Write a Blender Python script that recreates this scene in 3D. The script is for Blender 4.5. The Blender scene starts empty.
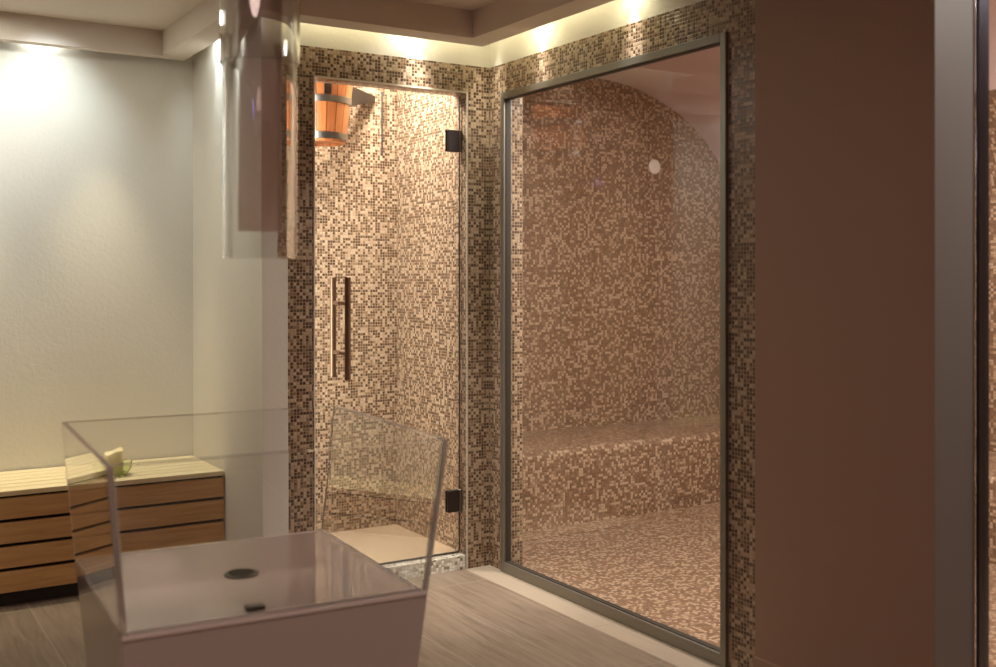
import bpy, bmesh, math, random
from mathutils import Vector, Matrix

random.seed(7)
sc = bpy.context.scene
C = sc.collection
PI = math.pi

# ------------------------------------------------------------------ frame
# x runs along the wall with the glass door, y runs along the wall with the
# big window (towards the alcove), z is up; the corner of both is the origin.
CAM = Vector((-2.639, -4.294, 1.35))
YAW = math.atan2(672.0, 1075.0)

cam = bpy.data.cameras.new('camera')
cam.sensor_width = 36.0
cam.lens = 1075.0 * 36.0 / 996.0
cam.shift_y = -(333.5 - 277.0) / 996.0
cam.clip_start = 0.05
cam.dof.use_dof = True
cam.dof.focus_distance = 4.9
cam.dof.aperture_fstop = 2.0
co = bpy.data.objects.new('camera', cam)
C.objects.link(co)
co.location = CAM
co.rotation_euler = (PI / 2, 0, -YAW)
sc.camera = co

# ------------------------------------------------------------------ node help
def new_mat(name):
    m = bpy.data.materials.new(name)
    m.use_nodes = True
    nt = m.node_tree
    nt.nodes.clear()
    out = nt.nodes.new('ShaderNodeOutputMaterial')
    return m, nt, out

class N:
    def __init__(s, nt): s.nt = nt
    def n(s, t, **kw):
        x = s.nt.nodes.new(t)
        for k, v in kw.items():
            if k == 'op': x.operation = v
            elif hasattr(x, k): setattr(x, k, v)
        return x
    def l(s, a, b): s.nt.links.new(a, b)
    def math(s, op, a, b=None, c=None):
        x = s.nt.nodes.new('ShaderNodeMath'); x.operation = op
        for i, v in enumerate((a, b, c)):
            if v is None: continue
            if isinstance(v, (int, float)): x.inputs[i].default_value = v
            else: s.l(v, x.inputs[i])
        return x.outputs[0]
    def vmath(s, op, a, b=None, scale=None):
        x = s.nt.nodes.new('ShaderNodeVectorMath'); x.operation = op
        for i, v in enumerate((a, b)):
            if v is None: continue
            if isinstance(v, (tuple, list)): x.inputs[i].default_value = v
            else: s.l(v, x.inputs[i])
        if scale is not None:
            if isinstance(scale, (int, float)): x.inputs['Scale'].default_value = scale
            else: s.l(scale, x.inputs['Scale'])
        return x.outputs[0]
    def mix(s, fac, a, b):
        x = s.nt.nodes.new('ShaderNodeMix'); x.data_type = 'RGBA'
        ins = [i for i in x.inputs if i.enabled]
        for sock, v in ((x.inputs[0], fac), (x.inputs[6], a), (x.inputs[7], b)):
            if isinstance(v, (int, float)): sock.default_value = v
            elif isinstance(v, (tuple, list)): sock.default_value = tuple(v) + (1,) if len(v) == 3 else v
            else: s.l(v, sock)
        return x.outputs[2]

def srgb(r, g, b):
    f = lambda c: (c / 255 / 12.92) if c / 255 <= .04045 else ((c / 255 + .055) / 1.055) ** 2.4
    return (f(r), f(g), f(b))

def simple(name, col, rough=.5, metal=0., spec=.5, bump=0, bscale=200, var=0., vscale=6):
    m, nt, out = new_mat(name); h = N(nt)
    p = h.n('ShaderNodeBsdfPrincipled')
    p.inputs['Base Color'].default_value = (*col, 1)
    p.inputs['Roughness'].default_value = rough
    p.inputs['Metallic'].default_value = metal
    p.inputs['Specular IOR Level'].default_value = spec
    h.l(p.outputs[0], out.inputs[0])
    if bump or var:
        tc = h.n('ShaderNodeTexCoord')
    if var:
        nz = h.n('ShaderNodeTexNoise'); nz.inputs['Scale'].default_value = vscale; nz.inputs['Detail'].default_value = 6
        h.l(tc.outputs['Object'], nz.inputs['Vector'])
        f = h.math('MULTIPLY_ADD', nz.outputs[0], 2 * var, 1 - var)
        h.l(h.vmath('SCALE', tuple(col), None, f), p.inputs['Base Color'])
    if bump:
        nz = h.n('ShaderNodeTexNoise'); nz.inputs['Scale'].default_value = bscale; nz.inputs['Detail'].default_value = 4
        h.l(tc.outputs['Object'], nz.inputs['Vector'])
        b = h.n('ShaderNodeBump'); b.inputs['Strength'].default_value = bump; b.inputs['Distance'].default_value = .01
        h.l(nz.outputs[0], b.inputs['Height']); h.l(b.outputs[0], p.inputs['Normal'])
    return m

def mosaic(name, cols, grout, pitch=.0175, tilt=.10, rough=.16, seed=0.0, gw=.055):
    """small square glass tiles, every tile its own colour and its own slight tilt"""
    m, nt, out = new_mat(name); h = N(nt)
    uv = h.n('ShaderNodeUVMap'); uv.uv_map = 'UVMap'
    v = h.vmath('SCALE', uv.outputs[0], None, 1 / pitch)
    v = h.vmath('ADD', v, (seed + .37, seed + .21, 0))
    cell = h.vmath('FLOOR', v)
    fr = h.vmath('FRACTION', v)
    wn = h.n('ShaderNodeTexWhiteNoise', noise_dimensions='2D'); h.l(cell, wn.inputs['Vector'])
    ramp = h.n('ShaderNodeValToRGB'); ramp.color_ramp.interpolation = 'CONSTANT'
    e = ramp.color_ramp.elements
    while len(e) > 1: e.remove(e[0])
    e[0].position = 0; e[0].color = (*cols[0][1], 1)
    for pos, c in cols[1:]:
        k = e.new(pos); k.color = (*c, 1)
    h.l(wn.outputs['Value'], ramp.inputs[0])
    s = h.n('ShaderNodeSeparateXYZ'); h.l(fr, s.inputs[0])
    dx = h.math('ABSOLUTE', h.math('SUBTRACT', s.outputs[0], .5))
    dy = h.math('ABSOLUTE', h.math('SUBTRACT', s.outputs[1], .5))
    d = h.math('MAXIMUM', dx, dy)
    isg = h.math('GREATER_THAN', d, .5 - gw)
    col = h.mix(isg, ramp.outputs[0], grout)
    p = h.n('ShaderNodeBsdfPrincipled')
    h.l(col, p.inputs['Base Color'])
    h.l(h.math('MULTIPLY_ADD', isg, .6, rough), p.inputs['Roughness'])
    p.inputs['Specular IOR Level'].default_value = .55
    # tile tilt
    g = h.n('ShaderNodeNewGeometry')
    off = h.vmath('SUBTRACT', wn.outputs['Color'], (.5, .5, .5))
    t = h.vmath('SCALE', off, None, tilt)
    nn = h.vmath('NORMALIZE', h.vmath('ADD', g.outputs['Normal'], t))
    b = h.n('ShaderNodeBump'); b.inputs['Strength'].default_value = .5; b.inputs['Distance'].default_value = .002
    hh = h.n('ShaderNodeMapRange'); hh.inputs[1].default_value = .36; hh.inputs[2].default_value = .5
    hh.inputs[3].default_value = 1; hh.inputs[4].default_value = 0
    h.l(d, hh.inputs[0]); h.l(hh.outputs[0], b.inputs['Height']); h.l(nn, b.inputs['Normal'])
    h.l(b.outputs[0], p.inputs['Normal'])
    h.l(p.outputs[0], out.inputs[0])
    return m

def pane_mat(name, tint=(1, 1, 1), rough=0.0, ior=1.48):
    """a thin flat pane: what is not reflected goes straight through"""
    m, nt, out = new_mat(name); h = N(nt)
    g = h.n('ShaderNodeNewGeometry')
    i = h.math('MULTIPLY_ADD', g.outputs['Backfacing'], 1 / ior - ior, ior)
    f = h.n('ShaderNodeFresnel'); h.l(i, f.inputs['IOR'])
    t = h.n('ShaderNodeBsdfTransparent'); t.inputs[0].default_value = (*tint, 1)
    gl = h.n('ShaderNodeBsdfGlossy'); gl.inputs['Roughness'].default_value = rough
    mx = h.n('ShaderNodeMixShader')
    h.l(f.outputs[0], mx.inputs[0]); h.l(t.outputs[0], mx.inputs[1]); h.l(gl.outputs[0], mx.inputs[2])
    h.l(mx.outputs[0], out.inputs[0])
    return m

def glass_mat(name, col=(1, 1, 1), ior=1.47, rough=0.0):
    m, nt, out = new_mat(name); h = N(nt)
    b = h.n('ShaderNodeBsdfGlass'); b.inputs['Color'].default_value = (*col, 1)
    b.inputs['IOR'].default_value = ior; b.inputs['Roughness'].default_value = rough
    h.l(b.outputs[0], out.inputs[0])
    return m

def frosted_mat(name, col, clear=.4, rough=.25, tint=None):
    m, nt, out = new_mat(name); h = N(nt)
    t = h.n('ShaderNodeBsdfTransparent'); t.inputs[0].default_value = (*(tint or col), 1)
    p = h.n('ShaderNodeBsdfPrincipled'); p.inputs['Base Color'].default_value = (*col, 1)
    p.inputs['Roughness'].default_value = rough
    tr = h.n('ShaderNodeBsdfTranslucent'); tr.inputs[0].default_value = (*col, 1)
    a = h.n('ShaderNodeMixShader'); a.inputs[0].default_value = .5
    h.l(p.outputs[0], a.inputs[1]); h.l(tr.outputs[0], a.inputs[2])
    mx = h.n('ShaderNodeMixShader'); mx.inputs[0].default_value = 1 - clear
    h.l(t.outputs[0], mx.inputs[1]); h.l(a.outputs[0], mx.inputs[2])
    h.l(mx.outputs[0], out.inputs[0])
    return m

def wood(name, c1, c2, axis=0, rough=.45, scale=1.0):
    """long grain running along one axis of the object"""
    m, nt, out = new_mat(name); h = N(nt)
    tc = h.n('ShaderNodeTexCoord')
    mp = h.n('ShaderNodeMapping')
    sv = [30 * scale] * 3; sv[axis] = 2.0 * scale
    mp.inputs['Scale'].default_value = sv
    h.l(tc.outputs['Object'], mp.inputs[0])
    nz = h.n('ShaderNodeTexNoise'); nz.inputs['Scale'].default_value = 2.0; nz.inputs['Detail'].default_value = 8
    nz.inputs['Distortion'].default_value = .6
    h.l(mp.outputs[0], nz.inputs['Vector'])
    r = h.n('ShaderNodeValToRGB')
    r.color_ramp.elements[0].position = .3; r.color_ramp.elements[0].color = (*c1, 1)
    r.color_ramp.elements[1].position = .7; r.color_ramp.elements[1].color = (*c2, 1)
    h.l(nz.outputs[0], r.inputs[0])
    p = h.n('ShaderNodeBsdfPrincipled'); p.inputs['Roughness'].default_value = rough
    h.l(r.outputs[0], p.inputs['Base Color'])
    b = h.n('ShaderNodeBump'); b.inputs['Strength'].default_value = .15; b.inputs['Distance'].default_value = .003
    h.l(nz.outputs[0], b.inputs['Height']); h.l(b.outputs[0], p.inputs['Normal'])
    h.l(p.outputs[0], out.inputs[0])
    return m

def floor_mat():
    """wood-look stone planks along y, a paler border course by the window"""
    m, nt, out = new_mat('floor_planks'); h = N(nt)
    uv = h.n('ShaderNodeUVMap'); uv.uv_map = 'UVMap'
    s = h.n('ShaderNodeSeparateXYZ'); h.l(uv.outputs[0], s.inputs[0])
    x, y = s.outputs[0], s.outputs[1]
    PW, PL, X0 = .30, 1.2, -.135
    border = h.math('GREATER_THAN', x, X0)
    xs = h.math('DIVIDE', h.math('SUBTRACT', x, X0), PW)
    row = h.math('FLOOR', xs)
    row = h.math('ADD', row, h.math('MULTIPLY', border, 50))
    wr = h.n('ShaderNodeTexWhiteNoise', noise_dimensions='1D'); h.l(row, wr.inputs['W'])
    ys = h.math('ADD', h.math('DIVIDE', y, PL), h.math('MULTIPLY', wr.outputs['Value'], 1.0))
    col_i = h.math('FLOOR', ys)
    fx = h.math('FRACT', xs); fy = h.math('FRACT', ys)
    gx = h.math('MULTIPLY', h.math('SUBTRACT', .5, h.math('ABSOLUTE', h.math('SUBTRACT', fx, .5))), PW)
    gy = h.math('MULTIPLY', h.math('SUBTRACT', .5, h.math('ABSOLUTE', h.math('SUBTRACT', fy, .5))), PL)
    gd = h.math('MINIMUM', gx, gy)
    isg = h.math('LESS_THAN', gd, .0022)
    cb = h.n('ShaderNodeCombineXYZ'); h.l(row, cb.inputs[0]); h.l(col_i, cb.inputs[1])
    wn = h.n('ShaderNodeTexWhiteNoise', noise_dimensions='2D'); h.l(cb.outputs[0], wn.inputs['Vector'])
    # grain
    gv = h.n('ShaderNodeCombineXYZ')
    h.l(h.math('MULTIPLY', x, 22), gv.inputs[0]); h.l(h.math('MULTIPLY', y, 1.6), gv.inputs[1])
    h.l(h.math('MULTIPLY', wn.outputs['Value'], 40), gv.inputs[2])
    nz = h.n('ShaderNodeTexNoise'); nz.inputs['Scale'].default_value = 2.2; nz.inputs['Detail'].default_value = 9
    nz.inputs['Distortion'].default_value = .8; nz.inputs['Roughness'].default_value = .6
    h.l(gv.outputs[0], nz.inputs['Vector'])
    r = h.n('ShaderNodeValToRGB')
    r.color_ramp.elements[0].position = .28; r.color_ramp.elements[0].color = (*srgb(112, 96, 82), 1)
    r.color_ramp.elements[1].position = .72; r.color_ramp.elements[1].color = (*srgb(148, 131, 113), 1)
    h.l(nz.outputs[0], r.inputs[0])
    f = h.math('MULTIPLY_ADD', wn.outputs['Value'], .26, .84)
    c = h.vmath('SCALE', r.outputs[0], None, f)
    c = h.mix(h.math('MULTIPLY', border, .55), c, srgb(196, 180, 160))
    c = h.mix(isg, c, srgb(152, 138, 122))
    p = h.n('ShaderNodeBsdfPrincipled'); p.inputs['Roughness'].default_value = .42
    h.l(c, p.inputs['Base Color'])
    b = h.n('ShaderNodeBump'); b.inputs['Strength'].default_value = .12; b.inputs['Distance'].default_value = .003
    h.l(nz.outputs[0], b.inputs['Height']); h.l(b.outputs[0], p.inputs['Normal'])
    h.l(p.outputs[0], out.inputs[0])
    return m

DARK, LIGHT = srgb(92, 68, 50), srgb(214, 196, 168)
M = {}
M['mosaic'] = mosaic('door_mosaic', [(0, srgb(72, 50, 34)), (.26, srgb(98, 73, 53)), (.48, srgb(134, 108, 84)), (.64, srgb(176, 152, 126)), (.86, srgb(188, 167, 141))], srgb(166, 143, 117), pitch=.014, tilt=.06, rough=.28, gw=.10)
M['mosaic_steam'] = mosaic('steam_mosaic', [(0, srgb(116, 88, 66)), (.30, srgb(132, 102, 78)), (.58, srgb(156, 128, 104)), (.72, srgb(190, 164, 138))], srgb(142, 115, 92), pitch=.0152, tilt=.06, rough=.28, seed=13, gw=.07)
M['mosaic_white'] = mosaic('threshold_mosaic', [(0, srgb(226, 220, 205)), (.5, srgb(206, 198, 180)), (.75, srgb(240, 238, 228)), (.9, srgb(140, 130, 112))], srgb(180, 172, 156), pitch=.014, tilt=.5, rough=.12, seed=5)
M['plaster'] = simple('cream_plaster', srgb(224, 219, 207), .75, bump=.12, bscale=60, var=.03)
M['plaster_steam'] = simple('pink_plaster', srgb(216, 192, 192), .7)
M['taupe'] = simple('taupe_wall_paint', srgb(157, 126, 108), .6, bump=.05, bscale=40, var=.04, vscale=3)
M['grey_paint'] = simple('grey_wall_paint', srgb(124, 117, 114), .5)
M['ceiling'] = simple('ceiling_paint', srgb(226, 213, 200), .8)
M['floor'] = floor_mat()
M['shower_floor'] = simple('beige_stone', srgb(196, 172, 142), .4, var=.08, vscale=9)
M['pane'] = pane_mat('window_glass', (.97, .98, .97), ior=1.38)
M['steel'] = simple('brushed_steel', srgb(150, 148, 142), .35, 1.0)
M['frame'] = simple('grey_metal_frame', srgb(140, 136, 126), .4, .75)
M['dark_frame'] = simple('dark_metal_frame', srgb(84, 84, 96), .25, .9)
M['hinge'] = simple('gunmetal', srgb(72, 66, 66), .3, .9)
M['handle'] = simple('bronze_steel', srgb(140, 112, 90), .35, .7)
M['bead'] = simple('trim_bead', srgb(214, 204, 186), .4)
M['seal'] = simple('dark_seal', srgb(60, 52, 44), .6)
M['bench_top'] = wood('pale_bench_wood', srgb(222, 204, 160), srgb(236, 220, 180), 0, .4)
M['bench_front'] = wood('brown_bench_wood', srgb(190, 146, 90), srgb(214, 172, 116), 0, .45)
M['plinth'] = simple('black_plinth', srgb(34, 28, 24), .6)
M['acrylic'] = glass_mat('clear_acrylic', (.985, .985, .985), 1.47)
M['base'] = simple('white_basin_base', srgb(214, 198, 188), .05, spec=.9)
M['drain'] = simple('drain_metal', srgb(96, 88, 76), .35, .9)
M['hole'] = simple('black_hole', srgb(18, 14, 12), .8)
M['edge'] = frosted_mat('cut_acrylic_edge', srgb(240, 224, 208), .35, .4)
M['seam'] = simple('bright_edge_line', srgb(246, 232, 220), .4)  # pale tone paints in the bright line along the basin's lower edge
M['basin_floor'] = simple('glossy_basin_floor', srgb(200, 180, 170), .04)
M['basin_floor'].node_tree.nodes['Principled BSDF'].inputs['IOR'].default_value = 2.2
M['tube_clear'] = glass_mat('clear_tube', (.97, .97, .97), 1.47)
M['tube_inner'] = frosted_mat('frosted_liner', srgb(236, 206, 196), .76, .15, (.975, .95, .94))
M['bucket'] = None
M['wax'] = simple('candle_wax', srgb(252, 234, 192), .45)
M['dish'] = glass_mat('green_glass', (.93, .96, .84), 1.4)
M['white_plastic'] = simple('white_plastic', srgb(235, 225, 215), .4)

p = M['wax'].node_tree.nodes['Principled BSDF']
p.inputs['Subsurface Weight'].default_value = .6
p.inputs['Subsurface Radius'].default_value = (.03, .02, .01)

# ------------------------------------------------------------------ mesh help
def bm_box(bm, a, b, mi=0, bev=0.0):
    x0, y0, z0 = [min(p, q) for p, q in zip(a, b)]
    x1, y1, z1 = [max(p, q) for p, q in zip(a, b)]
    tmp = bmesh.new()
    vs = [tmp.verts.new(v) for v in ((x0, y0, z0), (x1, y0, z0), (x1, y1, z0), (x0, y1, z0), (x0, y0, z1), (x1, y0, z1), (x1, y1, z1), (x0, y1, z1))]
    for f in ((0, 3, 2, 1), (4, 5, 6, 7), (0, 1, 5, 4), (1, 2, 6, 5), (2, 3, 7, 6), (3, 0, 4, 7)):
        tmp.faces.new([vs[i] for i in f])
    if bev:
        bmesh.ops.bevel(tmp, geom=list(tmp.edges), offset=bev, segments=3, affect='EDGES', profile=.5)
    join(bm, tmp, mi)

def join(bm, tmp, mi=0, mat=None):
    for f in tmp.faces: f.material_index = mi
    if mat is not None: bmesh.ops.transform(tmp, matrix=mat, verts=list(tmp.verts))
    me = bpy.data.meshes.new('tmp'); tmp.to_mesh(me); tmp.free()
    bm.from_mesh(me); bpy.data.meshes.remove(me)

def bm_lathe(bm, prof, seg=48, mi=0, mat=None, closed=False):
    """prof: list of (radius, z); closed joins the last ring to the first"""
    tmp = bmesh.new()
    rings = []
    for r, z in prof:
        if r < 1e-6:
            rings.append([tmp.verts.new((0, 0, z))])
        else:
            rings.append([tmp.verts.new((r * math.cos(2 * PI * k / seg), r * math.sin(2 * PI * k / seg), z)) for k in range(seg)])
    pairs = list(zip(rings, rings[1:]))
    if closed: pairs.append((rings[-1], rings[0]))
    for a, b in pairs:
        if len(a) == 1 and len(b) == 1: continue
        for k in range(seg):
            k2 = (k + 1) % seg
            if len(a) == 1: tmp.faces.new((a[0], b[k2], b[k]))
            elif len(b) == 1: tmp.faces.new((a[k], a[k2], b[0]))
            else: tmp.faces.new((a[k], a[k2], b[k2], b[k]))
    bmesh.ops.recalc_face_normals(tmp, faces=list(tmp.faces))
    join(bm, tmp, mi, mat)

def bm_rod(bm, a, b, r, seg=20, mi=0):
    a, b = Vector(a), Vector(b)
    q = (b - a).to_track_quat('Z', 'Y').to_matrix().to_4x4()
    L = (b - a).length
    c = min(r * .25, L * .2)
    bm_lathe(bm, [(0, 0), (r - c, 0), (r, c), (r, L - c), (r - c, L), (0, L)], seg, mi, Matrix.Translation(a) @ q)

def bm_prism(bm, pts, ext, mi=0):
    """pts: planar loop of 3-D points; ext: extrusion vector"""
    tmp = bmesh.new()
    e = Vector(ext)
    a = [tmp.verts.new(p) for p in pts]
    b = [tmp.verts.new(Vector(p) + e) for p in pts]
    tmp.faces.new(a); tmp.faces.new(b[::-1])
    n = len(pts)
    for i in range(n):
        tmp.faces.new((a[i], b[i], b[(i + 1) % n], a[(i + 1) % n]))
    bmesh.ops.recalc_face_normals(tmp, faces=list(tmp.faces))
    join(bm, tmp, mi)

def add_uv(me):
    uv = me.uv_layers.new(name='UVMap')
    for f in me.polygons:
        n = f.normal
        ax = max(range(3), key=lambda i: abs(n[i]))
        for li in f.loop_indices:
            v = me.vertices[me.loops[li].vertex_index].co
            uv.data[li].uv = (v.y, v.z) if ax == 0 else (v.x, v.z) if ax == 1 else (v.x, v.y)

def obj(name, bm, mats, parent=None, smooth=False, origin=None):
    me = bpy.data.meshes.new(name)
    if origin is not None:
        bmesh.ops.translate(bm, verts=list(bm.verts), vec=-Vector(origin))
    bm.to_mesh(me); bm.free()
    add_uv(me)
    for m in (mats if isinstance(mats, (list, tuple)) else [mats]): me.materials.append(m)
    if smooth:
        me.polygons.foreach_set('use_smooth', [True] * len(me.polygons))
        if hasattr(me, 'set_sharp_from_angle'): me.set_sharp_from_angle(angle=math.radians(40))
    o = bpy.data.objects.new(name, me)
    C.objects.link(o)
    if origin is not None: o.location = origin
    if parent is not None:
        o.parent = parent
        if origin is not None: o.location = Vector(origin) - parent.location
        else: o.location = -parent.location
    return o

def tag(o, label, cat, group=None):
    o['label'] = label; o['category'] = cat
    if group: o['group'] = group
    return o

def thing(name, label, cat, loc=(0, 0, 0), group=None):
    o = bpy.data.objects.new(name, None); C.objects.link(o)
    o.location = loc; o.empty_display_size = .1
    return tag(o, label, cat, group)

def struct(name, bm, mats, label, cat, **kw):
    o = obj(name, bm, mats, **kw); o['kind'] = 'structure'
    return tag(o, label, cat)

# ------------------------------------------------------------------ the room
ZC = 2.52          # ceiling
ZM = 2.33          # top of the mosaic
TW = .11           # wall thickness by window
DX0, DX1 = -.8745, -.128      # door opening
DZ0, DZ1 = .062, 2.20
WY0, WY1 = -1.572, -.114      # window opening
WZ1 = 2.196
AY = .989          # alcove back
AX = -1.108        # alcove side wall
XL, YB = -5.2, -7.0

b = bmesh.new(); bm_box(b, (XL - .1, YB - .1, -.1), (0, AY + .1, 0))
struct('floor', b, M['floor'], 'greyish brown wood-look plank floor of the anteroom', 'floor')
b = bmesh.new(); bm_box(b, (XL - .1, YB - .1, ZC), (.19, AY + .1, ZC + .1))
struct('ceiling', b, M['ceiling'], 'flat plaster ceiling framed by boxed beams', 'ceiling')

# wall with the glass door: plaster mass (0) clad in mosaic (1)
b = bmesh.new()
X1, YT = .0, .10
bm_box(b, (AX, 0, 0), (-.995, YT, ZM), 0)                    # plain strip left of the mosaic
bm_box(b, (-.995, 0, 0), (DX0, YT, ZM), 1)
bm_box(b, (DX1, 0, 0), (X1, YT, ZM), 1)
bm_box(b, (DX0, 0, DZ1), (DX1, YT, ZM), 1)
bm_box(b, (AX, 0, ZM), (X1, YT, ZC), 0)
struct('wall_back', b, [M['plaster'], M['mosaic']], 'mosaic-clad wall around the glass door, cream plaster above', 'wall')
b = bmesh.new(); bm_box(b, (DX0, .004, 0), (DX1, YT, DZ0))
struct('trim_threshold', b, M['mosaic_white'], 'raised threshold of pale mosaic under the glass door', 'threshold')
b = bmesh.new()
bm_box(b, (DX1, -.003, 0), (DX1 + .006, .003, DZ1)); bm_box(b, (DX0 - .006, -.003, 0), (DX0, .003, DZ1)); bm_box(b, (DX0 - .006, -.003, DZ1), (DX1 + .006, .003, DZ1 + .006))
struct('trim_door_bead', b, M['bead'], 'slim pale edging around the glass door opening', 'trim')

# wall with the big window
b = bmesh.new()
bm_box(b, (0, WY1, 0), (TW, YT, ZM), 1)
bm_box(b, (0, -1.696, 0), (TW, WY0, ZM), 1)
bm_box(b, (0, WY0, WZ1), (TW, WY1, ZM), 1)
bm_box(b, (0, -1.696, ZM), (TW, YT, ZC), 0)
bm_box(b, (0, -2.385, 0), (.184, -1.696, ZC), 2)
bm_box(b, (0, -3.42, 2.45), (.184, -2.385, ZC), 2)
bm_box(b, (0, YB, 0), (.184, -3.42, ZC), 2)
bm_box(b, (.0005, -2.3853, 0), (.1845, -2.384, 2.45), 3)          # grey return face at the end of the pier
struct('wall_right', b, [M['plaster'], M['mosaic'], M['taupe'], M['grey_paint']], 'wall holding the big steam room window, ending in a plain brown pier', 'wall')

# alcove and the rest of the shell
b = bmesh.new(); bm_box(b, (AX, YT, 0), (-1.0, AY, ZC))
struct('wall_alcove_side', b, M['plaster'], 'cream textured side wall of the bench alcove', 'wall')
b = bmesh.new(); bm_box(b, (-3.4, AY, 0), (-1.0, AY + .1, ZC))
struct('wall_alcove_back', b, M['plaster'], 'cream textured wall behind the wooden bench', 'wall')
b = bmesh.new(); bm_box(b, (-3.4, .1, 0), (-3.3, AY, ZC)); bm_box(b, (XL, 0, 0), (-3.3, .1, ZC))
struct('wall_alcove_left', b, M['plaster'], 'cream wall closing the far end of the bench alcove', 'wall')
b = bmesh.new(); bm_box(b, (XL - .1, YB, 0), (XL, .1, ZC))
struct('wall_left', b, M['taupe'], 'plain brown wall on the far side of the anteroom', 'wall')
b = bmesh.new(); bm_box(b, (XL - .1, YB - .1, 0), (.19, YB, ZC))
struct('wall_front', b, M['taupe'], 'plain brown wall behind the viewer', 'wall')

# beams hanging under the ceiling, a slot left to the wall for the downlights
ZB = 2.40
b = bmesh.new(); bm_box(b, (-1.283, -.228, ZB), (-.10, -.10, ZC))
struct('trim_beam_door', b, M['ceiling'], 'boxed ceiling beam above the glass door', 'beam')
b = bmesh.new(); bm_box(b, (-.228, YB, ZB), (-.10, -.2281, ZC))
struct('trim_beam_window', b, M['ceiling'], 'boxed ceiling beam above the steam room window', 'beam')
b = bmesh.new(); bm_box(b, (-1.283, -.0999, ZB), (-1.165, AY - .106, ZC))
struct('trim_beam_alcove_side', b, M['ceiling'], 'boxed ceiling beam along the alcove side wall', 'beam')
b = bmesh.new(); bm_box(b, (-3.3, AY - .105, ZB), (-1.165, AY - .045, ZC))
struct('trim_beam_alcove_back', b, M['ceiling'], 'boxed ceiling beam over the wall behind the bench', 'beam')

b = bmesh.new()
bm_box(b, (-.012, -2.385, 0), (0, -1.70, .08))
struct('baseboard_right', b, M['taupe'], 'low brown skirting at the foot of the pier', 'baseboard')

# ------------------------------------------------------------------ shower cabin behind the door
b = bmesh.new(); bm_box(b, (-.09, YT, 0), (0, .79, 2.5)); 
struct('wall_shower_right', b, M['mosaic'], 'mosaic side wall inside the shower cabin', 'wall')
b = bmesh.new(); bm_box(b, (-1.0, .79, 0), (0, .88, 2.5))
struct('wall_shower_back', b, M['mosaic'], 'mosaic rear wall inside the shower cabin', 'wall')
b = bmesh.new(); bm_box(b, (-1.0, YT, 0), (-.985, .79, 2.5))
struct('wall_shower_left', b, M['mosaic'], 'mosaic wall of the shower cabin beside the door handle', 'wall')
b = bmesh.new(); bm_box(b, (-.985, YT, 0), (-.09, .79, .05))
struct('floor_shower', b, M['shower_floor'], 'smooth beige stone floor of the shower cabin', 'floor')
b = bmesh.new(); bm_box(b, (-1.0, YT, 2.5), (0, .88, 2.519))
struct('ceiling_shower', b, M['plaster'], 'plaster ceiling of the shower cabin', 'ceiling')

# ------------------------------------------------------------------ steam room behind the window
SX0, SX1, SY0, SY1 = TW, 2.65, -4.4, 1.10
VC, VA, VB, VZ = 1.415, 1.235, .90, 1.70
def arch(n=48, grow=0.0):
    """flat ceiling by the window that curves down on the far side"""
    pts = [(SX0, VZ + VB + grow)]
    for k in range(n + 1):
        a = PI / 2 - PI / 2 * k / n
        pts.append((VC + (VA + grow) * math.cos(a), VZ + (VB + grow) * math.sin(a)))
    return pts
b = bmesh.new(); bm_box(b, (SX0 + .0, SY0, -.1), (SX1, SY1, 0))
struct('floor_steam_room', b, M['mosaic_steam'], 'brown mosaic floor of the steam room', 'floor')
b = bmesh.new()
loop = [(SX0, SY1, 0)] + [(x, SY1, z) for x, z in arch(48, .04)] + [(SX1 + .04, SY1, 0)]
bm_prism(b, loop, (0, .1, 0))
struct('wall_steam_end', b, M['mosaic_steam'], 'arched brown mosaic end wall of the steam room', 'wall')
b = bmesh.new()
loop = [(SX0, SY0, 0)] + [(x, SY0, z) for x, z in arch(48, .04)] + [(SX1 + .04, SY0, 0)]
bm_prism(b, loop, (0, -.1, 0))
struct('wall_steam_front', b, M['mosaic_steam'], 'mosaic wall at the near end of the steam room', 'wall')
b = bmesh.new(); bm_box(b, (SX1, SY0, 0), (SX1 + .1, SY1, VZ))
struct('wall_steam_side', b, M['mosaic_steam'], 'long mosaic wall of the steam room facing the window', 'wall')
b = bmesh.new(); bm_box(b, (0.0, .88, 0), (SX0, SY1, 2.5)); bm_box(b, (0.0, YT, 0), (SX0, .88, 2.5))
struct('wall_steam_partition', b, M['mosaic_steam'], 'mosaic partition between steam room and shower cabin', 'wall')
# barrel vault, its lower zone towards the doorway tiled
b = bmesh.new()
inn, out_ = arch(48), arch(48, .06)
ys = [SY0, -.30, SY1]
for j in range(2):
    for k in range(49):
        zt = max(inn[k][1], inn[k + 1][1])
        mi = 1 if (j == 0 and zt < 2.30) else 0
        tmp = bmesh.new()
        q = [(inn[k], inn[k + 1], out_[k + 1], out_[k])]
        f4 = [(x, ys[j], z) for x, z in q[0]]
        bm_prism(b, f4, (0, ys[j + 1] - ys[j], 0), mi); tmp.free()
struct('ceiling_vault', b, [M['plaster_steam'], M['mosaic_steam']], 'pinkish plaster ceiling of the steam room, curving down to the far wall', 'ceiling', smooth=True)
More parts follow.
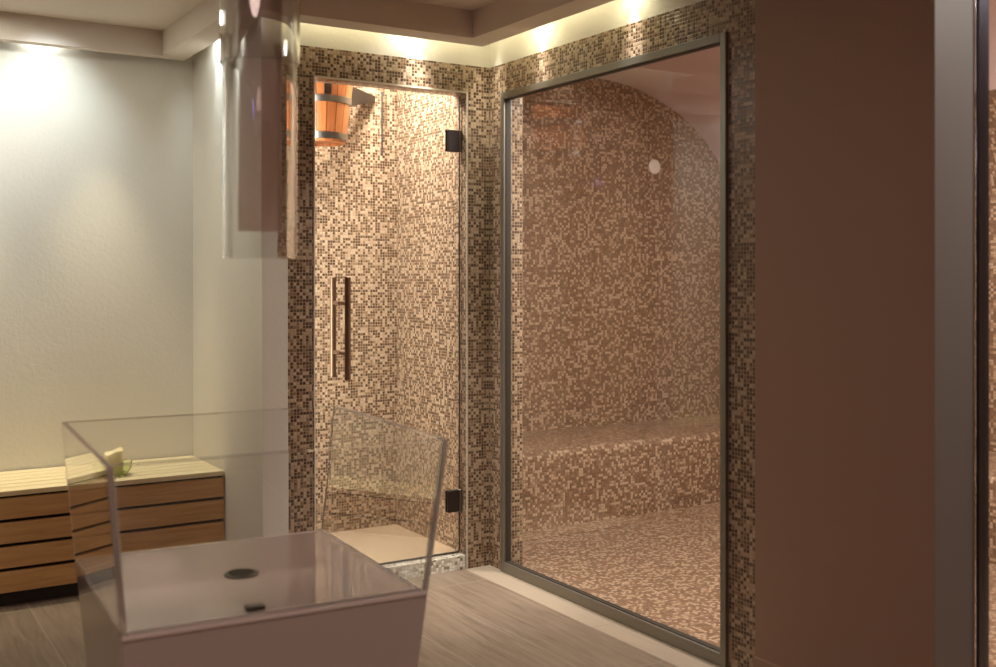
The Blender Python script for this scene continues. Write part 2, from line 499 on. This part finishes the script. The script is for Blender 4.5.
# wall head closing the vault on the window side
# L-shaped built-in bench
b = bmesh.new()
loop = [(SX0 + .001, SY1 - .001, 0), (SX1 - .001, SY1 - .001, 0), (SX1 - .001, SY0 + .001, 0), (2.02, SY0 + .001, 0), (2.02, .47, 0), (SX0 + .001, .47, 0)]
tmp = bmesh.new()
lo = [tmp.verts.new(p) for p in loop]; hi = [tmp.verts.new((x, y, .416)) for x, y, z in loop]
tmp.faces.new(lo); tmp.faces.new(hi[::-1])
for i in range(6): tmp.faces.new((lo[i], hi[i], hi[(i + 1) % 6], lo[(i + 1) % 6]))
bmesh.ops.recalc_face_normals(tmp, faces=list(tmp.faces))
ed = [e for e in tmp.edges if (e.verts[0] in hi and e.verts[1] in hi) and {hi.index(e.verts[0]), hi.index(e.verts[1])} in ({4, 5}, {3, 4})]
bmesh.ops.bevel(tmp, geom=ed, offset=.045, segments=5, affect='EDGES', profile=.5)
join(b, tmp)
o = obj('steam_bench', b, M['mosaic_steam'], smooth=True)
tag(o, 'built-in brown mosaic bench along the walls of the steam room', 'bench')

# round white cover on the end wall
b = bmesh.new()
bm_lathe(b, [(0, 0), (.048, 0), (.048, .006), (.042, .012), (0, .014)], 40, 0, Matrix.Translation((1.93, SY1 - .0005, 2.066)) @ Matrix.Rotation(PI / 2, 4, 'X'))
o = obj('wall_cover', b, M['white_plastic'], smooth=True, origin=(1.93, SY1, 2.066))
tag(o, 'small round white cover set in the steam room mosaic wall', 'wall cover')

# ------------------------------------------------------------------ window_1: fixed pane in a metal frame
win = thing('window_1', 'big fixed glass window of the steam room in grey metal frame', 'window', (0, -.83, 0)); win['kind'] = 'structure'
FW = .028
b = bmesh.new()
for (y0, y1, z0, z1) in ((WY0, WY0 + FW, 0, WZ1), (WY1 - FW, WY1, 0, WZ1), (WY0 + FW, WY1 - FW, WZ1 - .031, WZ1), (WY0 + FW, WY1 - FW, 0, .045)):
    bm_box(b, (-.014, y0, z0), (.03, y1, z1), 0, .002)
obj('window_frame', b, M['frame'], win)
b = bmesh.new()
g = .003
for (y0, y1, z0, z1) in ((WY0 + FW, WY0 + FW + g, .045, WZ1 - .031), (WY1 - FW - g, WY1 - FW, .045, WZ1 - .031), (WY0 + FW + g, WY1 - FW - g, WZ1 - .031 - g, WZ1 - .031), (WY0 + FW + g, WY1 - FW - g, .045, .045 + g)):
    bm_box(b, (-.002, y0, z0), (.024, y1, z1))
obj('window_gasket', b, M['seal'], win)
b = bmesh.new(); bm_box(b, (.006, WY0 + FW + .001, .046), (.016, WY1 - FW - .001, WZ1 - .031 - .001))
obj('window_pane', b, M['pane'], win)

# ------------------------------------------------------------------ door_1: frameless glass door
GY = .05
door = thing('door_1', 'frameless glass shower door with two upright bar handles', 'door', ((DX0 + DX1) / 2, GY, DZ0)); door['kind'] = 'structure'
b = bmesh.new(); bm_box(b, (DX0 + .004, GY - .004, DZ0 + .012), (DX1 - .010, GY + .004, DZ1 - .006), 0)
obj('door_glass', b, M['pane'], door)
b = bmesh.new(); bm_box(b, (DX1 - .010, GY - .004, DZ0 + .012), (DX1 - .006, GY + .004, DZ1 - .006)); bm_box(b, (DX0 + .004, GY - .004, DZ0 + .004), (DX1 - .010, GY + .004, DZ0 + .012))
obj('door_seal', b, M['seal'], door)
HX = -.735
for side, nm in ((-1, 'outer'), (1, 'inner')):
    b = bmesh.new(); y = GY + side * .078
    bm_rod(b, (HX, y, .905), (HX, y, 1.352), .0135, 24)
    h_ = obj('door_handle', b, M['handle'], door, smooth=True)
    for z in (1.018, 1.236):
        b = bmesh.new(); bm_rod(b, (HX, GY + side * .0045, z), (HX, y - side * .011, z), .009, 16)
        s_ = obj('handle_post', b, M['handle'], None, smooth=True); s_.parent = h_
for zc in (1.981, .310):
    b = bmesh.new()
    bm_box(b, (-.205, GY - .014, zc - .05), (-.141, GY - .0045, zc + .05), 0, .003)
    bm_box(b, (-.205, GY + .0045, zc - .05), (-.141, GY + .014, zc + .05), 0, .003)
    hg = obj('door_hinge', b, M['hinge'], door)
    b = bmesh.new(); bm_rod(b, (-.1345, GY - .004, zc - .052), (-.1345, GY - .004, zc + .052), .008, 16)
    k_ = obj('hinge_barrel', b, M['steel'], None, smooth=True); k_.parent = hg

# ------------------------------------------------------------------ door_2: doorway past the pier
d2 = thing('door_2', 'glass doorway past the brown pier showing mosaic behind', 'door', (.22, -2.9, 0)); d2['kind'] = 'structure'
b = bmesh.new()
for (y0, y1, z0, z1) in ((-2.397, -2.3855, 0, 2.449), (-3.419, -3.40, 0, 2.449), (-3.40, -2.397, 2.43, 2.449)):
    bm_box(b, (.1855, y0, z0), (.236, y1, z1), 0, .003)
obj('door_frame', b, M['dark_frame'], d2)
b = bmesh.new(); bm_box(b, (.216, -3.398, .012), (.224, -2.403, 2.428))
obj('door_glass', b, M['pane'], d2)
b = bmesh.new(); bm_box(b, (0, -3.42, -.1), (SX0, -2.385, 0))
struct('floor_doorway', b, M['shower_floor'], 'stone sill of the doorway past the pier', 'floor')

# ------------------------------------------------------------------ alcove bench
BX0, BX1, BY0, BY1, BH = -3.28, AX - .004, .4896, AY - .004, .476
bench = thing('alcove_bench', 'long wooden bench with pale slatted seat and brown plank front', 'bench', ((BX0 + BX1) / 2, (BY0 + BY1) / 2, 0))
b = bmesh.new()
ns = 6; wv = (BY1 - BY0) / ns
for k in range(ns):
    bm_box(b, (BX0, BY0 + k * wv + (.0 if k == 0 else .005), BH - .022), (BX1, BY0 + (k + 1) * wv - .005, BH), 0, .003)
obj('seat_slats', b, M['bench_top'], bench)
b = bmesh.new()
hb = (BH - .024 - .052) / 4
for k in range(4):
    z0 = .052 + k * hb
    bm_box(b, (BX0, BY0 + .003, z0 + .007), (BX1, BY0 + .025, z0 + hb - .007), 0, .003)
obj('front_boards', b, M['bench_front'], bench)
b = bmesh.new()
bm_box(b, (BX0, BY0 + .035, 0), (BX1, BY1, BH - .026))
obj('plinth', b, M['plinth'], bench)

# candle in a glass dish
CX, CY = -1.562, .632
dish = bmesh.new()
bm_lathe(dish, [(0, .0), (.046, .0), (.055, .004), (.072, .026), (.078, .058), (.0755, .059), (.069, .028), (.052, .009), (0, .008)], 40)
o = obj('glass_dish', dish, M['dish'], smooth=True); o.location = (CX, CY, BH + .0003)
tag(o, 'small greenish glass dish holding the candle on the wooden bench', 'dish')
cd = thing('candle', 'short cream pillar candle with uneven rim in the glass dish', 'candle', (CX, CY, BH + .0095))
b = bmesh.new()
tmp = bmesh.new(); seg = 40
def ctop(a): return .095 + .010 * math.cos(a - .2) + .004 * math.sin(3 * a)
prof = [('b', .034, 0), ('b', .038, .004), ('b', .0405, .03), ('t', .0405, -.006), ('t', .038, 0), ('t', .034, -.004), ('m', .024, .080), ('m', 0, .078)]
rings = []
for kd, r, z in prof:
    if r == 0: rings.append([tmp.verts.new((0, 0, z))]); continue
    rings.append([tmp.verts.new((r * math.cos(2 * PI * k / seg), r * math.sin(2 * PI * k / seg), z if kd != 't' else ctop(2 * PI * k / seg) + z)) for k in range(seg)])
tmp.faces.new(rings[0][::-1])
for A, B in zip(rings, rings[1:]):
    for k in range(seg):
        k2 = (k + 1) % seg
        if len(B) == 1: tmp.faces.new((A[k], A[k2], B[0]))
        else: tmp.faces.new((A[k], A[k2], B[k2], B[k]))
bmesh.ops.recalc_face_normals(tmp, faces=list(tmp.faces)); join(b, tmp)
o = obj('wax_body', b, M['wax'], None, smooth=True); o.parent = cd
b = bmesh.new(); bm_rod(b, (0, 0, .077), (.002, 0, .089), .0014, 8)
o = obj('wick', b, M['hole']); o.parent = cd

# ------------------------------------------------------------------ ice basin
bx, by = -1.682, -1.470
H0, H1 = .540, .937          # top of opaque foot, rim
S0, S1 = .754, .830          # outer side lengths there
def half(z): return (S0 + (S1 - S0) * (z - H0) / (H1 - H0)) / 2
basin = thing('ice_basin', 'square flared basin with clear acrylic sides on a pale opaque foot', 'basin', (bx, by, 0))
basin.rotation_euler.z = -.062
BASP = 1.05
def asp(z): return BASP + (.987 - BASP) * max(0, z - H0) / (H1 - H0)
def off(z): return .03 * (H1 - max(z, H0)) / (H1 - H0)
def sq(bm_, hw, z, t=0.0): return [bm_.verts.new((sx * (hw - t), sy * (hw * asp(z) - t) + off(z), z)) for sx, sy in ((-1, -1), (1, -1), (1, 1), (-1, 1))]
def loft(bm_, A, B): 
    fs = []
    for i in range(4): fs.append(bm_.faces.new((A[i], A[(i + 1) % 4], B[(i + 1) % 4], B[i])))
    return fs
T = .014
def panel(kind, sgn):
    """one clear wall: side walls run the full depth, the two others stand between them"""
    tmp = bmesh.new(); rows = []
    for z in (H0 + .0008, H1):
        hx, hy = half(z), half(z) * asp(z)
        if kind == 'side': q = [(sgn * hx, -hy), (sgn * (hx - T), -hy), (sgn * (hx - T), hy), (sgn * hx, hy)]
        else: q = [(-hx + T + .0005, sgn * hy), (-hx + T + .0005, sgn * (hy - T)), (hx - T - .0005, sgn * (hy - T)), (hx - T - .0005, sgn * hy)]
        rows.append([tmp.verts.new((x, y + off(z), z)) for x, y in q])
    tmp.faces.new(rows[0]); tmp.faces.new(rows[1]); loft(tmp, *rows)
    bmesh.ops.recalc_face_normals(tmp, faces=list(tmp.faces))
    bmesh.ops.bevel(tmp, geom=list(tmp.edges), offset=.0018, segments=2, affect='EDGES', profile=.5)
    bmesh.ops.recalc_face_normals(tmp, faces=list(tmp.faces))
    ax = 1 if kind == 'side' else 0
    bb = bmesh.new(); join(bb, tmp)
    for f in bb.faces: f.material_index = 1 if ((abs(f.normal[1]) > .7 or f.normal[2] > .7) and kind == 'side') else 0
    o = obj('clear_panel', bb, [M['acrylic'], M['edge']]); o.parent = basin
    return o
for kind, sgn in (('side', -1), ('side', 1), ('cross', -1), ('cross', 1)):
    o = panel(kind, sgn)
tmp = None
tmp = bmesh.new()
c0, c1 = sq(tmp, half(0.0), 0), sq(tmp, half(H0), H0)

tmp.faces.new(c0[::-1]); loft(tmp, c0, c1); tmp.faces.new(c1)
bmesh.ops.recalc_face_normals(tmp, faces=list(tmp.faces))
bmesh.ops.bevel(tmp, geom=[e for e in tmp.edges if all(abs(v.co.z - H0) < 1e-4 for v in e.verts)] + [e for e in tmp.edges if abs(e.verts[0].co.z - e.verts[1].co.z) > .4], offset=.003, segments=3, affect='EDGES')
b = bmesh.new(); join(b, tmp)
o = obj('foot', b, M['base']); o.parent = basin
hx, hy = half(H0) - T - .0015, half(H0) * BASP - T - .0015
b = bmesh.new()
bm_box(b, (-hx, -hy, H0 + .0005), (hx, -hy + .005, H0 + .012), 0, .002)
for a_, c_ in (((-hx, hy - .005), (hx, hy)), ((-hx, -hy + .005), (-hx + .005, hy - .005)), ((hx - .005, -hy + .005), (hx, hy - .005))):
    bm_box(b, (*a_, H0 + .0005), (*c_, H0 + .004), 0, .001)
o = obj('joint_seam', b, M['seam']); o.parent = basin; o.location.y = off(H0)
b = bmesh.new()
bm_box(b, (-hx + .006, -hy + .006, H0 + .0004), (hx - .006, hy - .006, H0 + .0024))
o = obj('basin_floor', b, M['basin_floor']); o.parent = basin; o.location.y = off(H0)
b = bmesh.new()
bm_box(b, (-half(H0) + .002, -half(H0) * BASP - .0025, H0 - .005), (half(H0) - .002, -half(H0) * BASP - .0003, H0 + .006), 0, .001)
o = obj('front_edge_highlight', b, M['seam']); o.parent = basin; o.location.y = off(H0)  # added pale strip in place of light caught on the foot's chamfer
b = bmesh.new()
ZF = H0 + .0024
bm_lathe(b, [(.034, .0), (.046, .0), (.046, .003), (.040, .005), (.034, .003)], 40, 0, Matrix.Translation((.0, .0, ZF + .0005)), closed=True)
dr = obj('drain', b, M['drain'], None, smooth=True); dr.parent = basin; dr.location.y = off(H0); dr['label'] = 'round metal drain'
b = bmesh.new()
bm_lathe(b, [(0, .0), (.0335, .0), (.0335, .0012), (0, .0012)], 32, 0, Matrix.Translation((0, 0, ZF + .0005)))
o = obj('drain_grate', b, M['hole']); o.parent = dr
b = bmesh.new()
for k in range(4):
    bm_box(b, (-.03, -.022 + k * .0146 - .003, ZF + .0018), (.03, -.022 + k * .0146 + .003, ZF + .0038))
o = obj('grate_bars', b, M['drain']); o.parent = dr
b = bmesh.new(); bm_box(b, (-.055 - .022, -half(H0) * BASP + T + .040, ZF + .0004), (-.055 + .022, -half(H0) * BASP + T + .070, ZF + .012), 0, .002)
o = obj('overflow_slot', b, M['drain']); o.parent = basin; o.location.y = off(H0)

# ------------------------------------------------------------------ ice chute hanging from the ceiling
tx, ty = -1.660, -1.534
chute = thing('ice_chute', 'clear upright acrylic tube hanging from ceiling above the square basin', 'tube', (tx, ty, 1.40))
def tube(r, t, z0, z1):
    bb = bmesh.new()
    bm_lathe(bb, [(r, z0), (r, z1), (r - t, z1), (r - t, z0)], 72, 0, None, closed=True)
    return bb
o = obj('outer_tube', tube(.0975, .006, 0, ZC - 1.40 - .001), M['tube_clear'], None, smooth=True); o.parent = chute
o = obj('inner_liner', tube(.058, .003, .072, ZC - 1.40 - .001), M['tube_inner'], None, smooth=True); o.parent = chute
o['label'] = 'milky inner liner ending above the tube mouth'
o = obj('collar', tube(.1045, .0055, .515, ZC - 1.40 - .001), M['tube_clear'], None, smooth=True); o.parent = chute
o['label'] = 'wider clear sleeve round the upper part'

# ------------------------------------------------------------------ tipping bucket in the shower
def bucket_mat():
    m, nt, out = new_mat('bucket_staves'); h = N(nt)
    tc = h.n('ShaderNodeTexCoord'); s = h.n('ShaderNodeSeparateXYZ'); h.l(tc.outputs['Object'], s.inputs[0])
    ang = h.math('ARCTAN2', s.outputs[1], s.outputs[0])
    st = h.math('MULTIPLY', h.math('ADD', ang, PI), 18 / (2 * PI))
    fr = h.math('FRACT', st); idx = h.math('FLOOR', st)
    wn = h.n('ShaderNodeTexWhiteNoise', noise_dimensions='1D'); h.l(idx, wn.inputs['W'])
    mp = h.n('ShaderNodeMapping'); mp.inputs['Scale'].default_value = (40, 40, 3); h.l(tc.outputs['Object'], mp.inputs[0])
    nz = h.n('ShaderNodeTexNoise'); nz.inputs['Scale'].default_value = 2; nz.inputs['Detail'].default_value = 6; h.l(mp.outputs[0], nz.inputs[0])
    f = h.math('ADD', h.math('MULTIPLY', wn.outputs['Value'], .55), h.math('MULTIPLY', nz.outputs[0], .5))
    c = h.mix(f, srgb(150, 84, 44), srgb(200, 130, 78))
    gap = h.math('LESS_THAN', h.math('SUBTRACT', .5, h.math('ABSOLUTE', h.math('SUBTRACT', fr, .5))), .04)
    c = h.mix(gap, c, srgb(96, 48, 22))
    p = h.n('ShaderNodeBsdfPrincipled'); p.inputs['Roughness'].default_value = .35
    h.l(c, p.inputs['Base Color']); h.l(p.outputs[0], out.inputs[0])
    return m
M['bucket'] = bucket_mat()
kx, ky, kz = -.675, .42, 1.975
BHt = .34
def br(z): return .118 + (.160 - .118) * z / BHt
bk = thing('shower_bucket', 'orange wooden tipping bucket with steel hoops hung inside the shower cabin', 'bucket', (kx, ky, kz))
b = bmesh.new()
bm_lathe(b, [(0, .02), (br(0) - .016, .02), (br(BHt) - .016, BHt), (br(BHt), BHt), (br(0), 0), (br(0) - .016, 0), (br(0) - .016, .012), (0, .012)], 72)
o = obj('staves', b, M['bucket'], None, smooth=True); o.parent = bk
for z0 in (.012, .178):
    b = bmesh.new()
    bm_lathe(b, [(br(z0) + .0006, z0), (br(z0) + .004, z0), (br(z0 + .03) + .004, z0 + .03), (br(z0 + .03) + .0006, z0 + .03)], 64, 0, None, closed=True)
    o = obj('hoop', b, M['steel'], None, smooth=True); o.parent = bk
b = bmesh.new()
# strap up the front and a tapering side plate reaching the rear wall
ca = math.radians(-100)
dirv = Vector((math.cos(ca), math.sin(ca), 0))
sd = Vector((-dirv.y, dirv.x, 0))
def P(r, s, z): 
    v = dirv * r + sd * s; return (v.x, v.y, z)
bm_prism(b, [P(br(.21) + .006, -.016, .21), P(br(.21) + .006, .016, .21), P(br(.34) + .006, .016, .345), P(br(.34) + .006, -.016, .345)], dirv * .006)
o = obj('strap', b, M['hinge']); o.parent = bk
b = bmesh.new()
wall_y = .789 - ky
bm_prism(b, [(.128, .03, .185), (.145, .03, .30), (.46, wall_y, .315), (.46, wall_y, .285)], (-.03, .035, 0))
o = obj('bracket', b, M['hinge']); o.parent = bk
b = bmesh.new()
bm_rod(b, (.475, wall_y - .05, .33), (.475, wall_y - .05, .0), .005, 10)
o = obj('pull_cord', b, M['seal'], None, smooth=True); o.parent = bk

# ------------------------------------------------------------------ lights
def light(name, kind, loc, power, col, rot=(0, 0, 0), **kw):
    L = bpy.data.lights.new(name, kind); L.energy = power; L.color = col
    for k, v in kw.items(): setattr(L, k, v)
    o = bpy.data.objects.new(name, L); C.objects.link(o); o.location = loc; o.rotation_euler = rot
    return o
def spot(name, loc, power, col, deg=110, blend=1.0, r=.02, rot=(0, 0, 0)):
    return light(name, 'SPOT', loc, power, col, rot, spot_size=math.radians(deg), spot_blend=blend, shadow_soft_size=r)
NEUT, GRN, COOL, WARM, PINK = (1, .98, .86), (1, .97, .64), (.86, .98, 1), (1, .90, .74), (1, .71, .63)
def strip(loc, L, power, col, along):
    return light('slot_fill_strip', 'AREA', loc, power, col, (0, 0, 0 if along == 'x' else PI / 2), shape='RECTANGLE', size=L, size_y=.02)  # added fill in the slot, evens the glow between the downlights
def aim(loc, to):
    return (Vector(to) - Vector(loc)).to_track_quat('-Z', 'Y').to_euler()
spot('cove_downlight', (-.43, -.07, 2.50), 3, NEUT, 150, 1, .03)
spot('cove_downlight', (-.38, -.075, 2.49), 60, (1, .95, .86), 46, 1, .03)
spot('cove_downlight', (-.40, -.085, 2.49), 9, (1, .96, .94), 40, 1, .02, aim((-.40, -.085, 2.49), (-.40, 0, 2.20)))
strip((-.58, -.06, 2.515), 1.0, 1.0, GRN, 'x')
for y in (-.44, -1.065):
    spot('cove_downlight', (-.07, y, 2.50), 3, GRN, 150, 1, .03)
    spot('cove_downlight', (-.075, y, 2.49), 20, (1, .95, .86), 44, 1, .03)
    spot('cove_downlight', (-.085, y, 2.49), 8, (1, .96, .94), 34, 1, .02, aim((-.085, y, 2.49), (0, y, 2.22)))
strip((-.06, -.55, 2.515), .9, .8, GRN, 'y')
for x in (-1.80, -2.45):
    spot('cove_downlight', (x, AY - .035, 2.50), 5, COOL, 150, 1, .03)
    spot('wall_fill_spot', (x, .55, 2.51), 21, (.80, .93, 1), 84, 1, .03, aim((x, .55, 2.51), (x, AY, 2.0)))  # added spot, spreads the cove glow further down the alcove wall
spot('cove_downlight', (AX - .035, .56, 2.50), 8, COOL, 140, 1, .03)
spot('cove_downlight', (AX - .04, .56, 2.49), 22, COOL, 44, 1, .03, aim((AX - .04, .56, 2.49), (AX, .56, 1.6)))
spot('cove_downlight', (AX - .04, -.05, 2.50), 1.2, COOL, 140, 1, .03)
light('alcove_fill', 'AREA', (-2.2, .45, 2.50), 9, (1, .98, .86), shape='DISK', size=.3)  # added overhead fill for the alcove's general brightness
for x in (-1.55, -2.2):
    spot('bench_downlight', (x, .74, 2.51), 70, (1, .88, .62), 46, 1, .03)
light('shower_fill_strip', 'AREA', (-.955, .13, 1.15), 15, (1, .94, .87), aim((-.955, .13, 1.15), (-.45, .79, 1.15)), shape='RECTANGLE', size=.06, size_y=2.0)  # unseen upright fill behind the jamb, evens the light in the cabin
light('shower_lamp', 'AREA', (-.45, .42, 2.495), 26, (1, .92, .83), shape='DISK', size=.18)
spot('corner_fill_spot', (-.55, -.75, 2.51), 120, (1, .95, .87), 42, 1, .04, aim((-.55, -.75, 2.51), (-.34, -.12, 0)))  # added spot, brightens the corner floor and the threshold
spot('cove_downlight', (-.06, -.075, 2.49), 30, (1, .97, .86), 40, 1, .03)
spot('shower_spot', (-.24, .74, 2.48), 4, (1, .93, .85), 140, 1, .03)
spot('shower_spot', (-.5, .16, 2.46), 40, (1, .93, .85), 56, 1, .03, aim((-.5, .16, 2.46), (-.42, .79, .7)))  # extra fill aimed at the lower rear wall of the cabin
light('steam_lamp', 'AREA', (.95, -1.0, 2.58), 66, (1, .90, .82), shape='DISK', size=.5)
light('steam_lamp', 'AREA', (.95, -3.2, 2.58), 34, (1, .90, .82), shape='DISK', size=.5)
light('steam_fill_light', 'POINT', (.22, -2.0, 1.75), 36, (1, .84, .68), shadow_soft_size=.08)  # unseen fill, set low so the bench riser outshines its top
light('blue_accent_lamp', 'POINT', (-3.9, -4.2, 2.3), 2.5, (.25, .2, 1), shadow_soft_size=.06)
light('anteroom_fill', 'AREA', (-2.6, -2.9, 2.50), 15, PINK, shape='DISK', size=1.0)  # added soft pink fill standing in for the room's ambient light
light('anteroom_fill', 'AREA', (-3.4, -5.6, 2.50), 6, PINK, shape='DISK', size=1.0)  # second pink ambient fill, further back and out of view

w = bpy.data.worlds.new('world'); sc.world = w; w.use_nodes = True
w.node_tree.nodes['Background'].inputs[0].default_value = (.01, .007, .006, 1)

sc.view_settings.view_transform = 'Standard'
sc.view_settings.look = 'None'
sc.view_settings.exposure = 0.0
sc.view_settings.gamma = 1.0
sc.view_settings.use_curve_mapping = False
cy = sc.cycles
cy.use_denoising = True
cy.max_bounces = 14; cy.transparent_max_bounces = 16; cy.transmission_bounces = 12; cy.glossy_bounces = 6; cy.diffuse_bounces = 5
cy.sample_clamp_indirect = 6.0
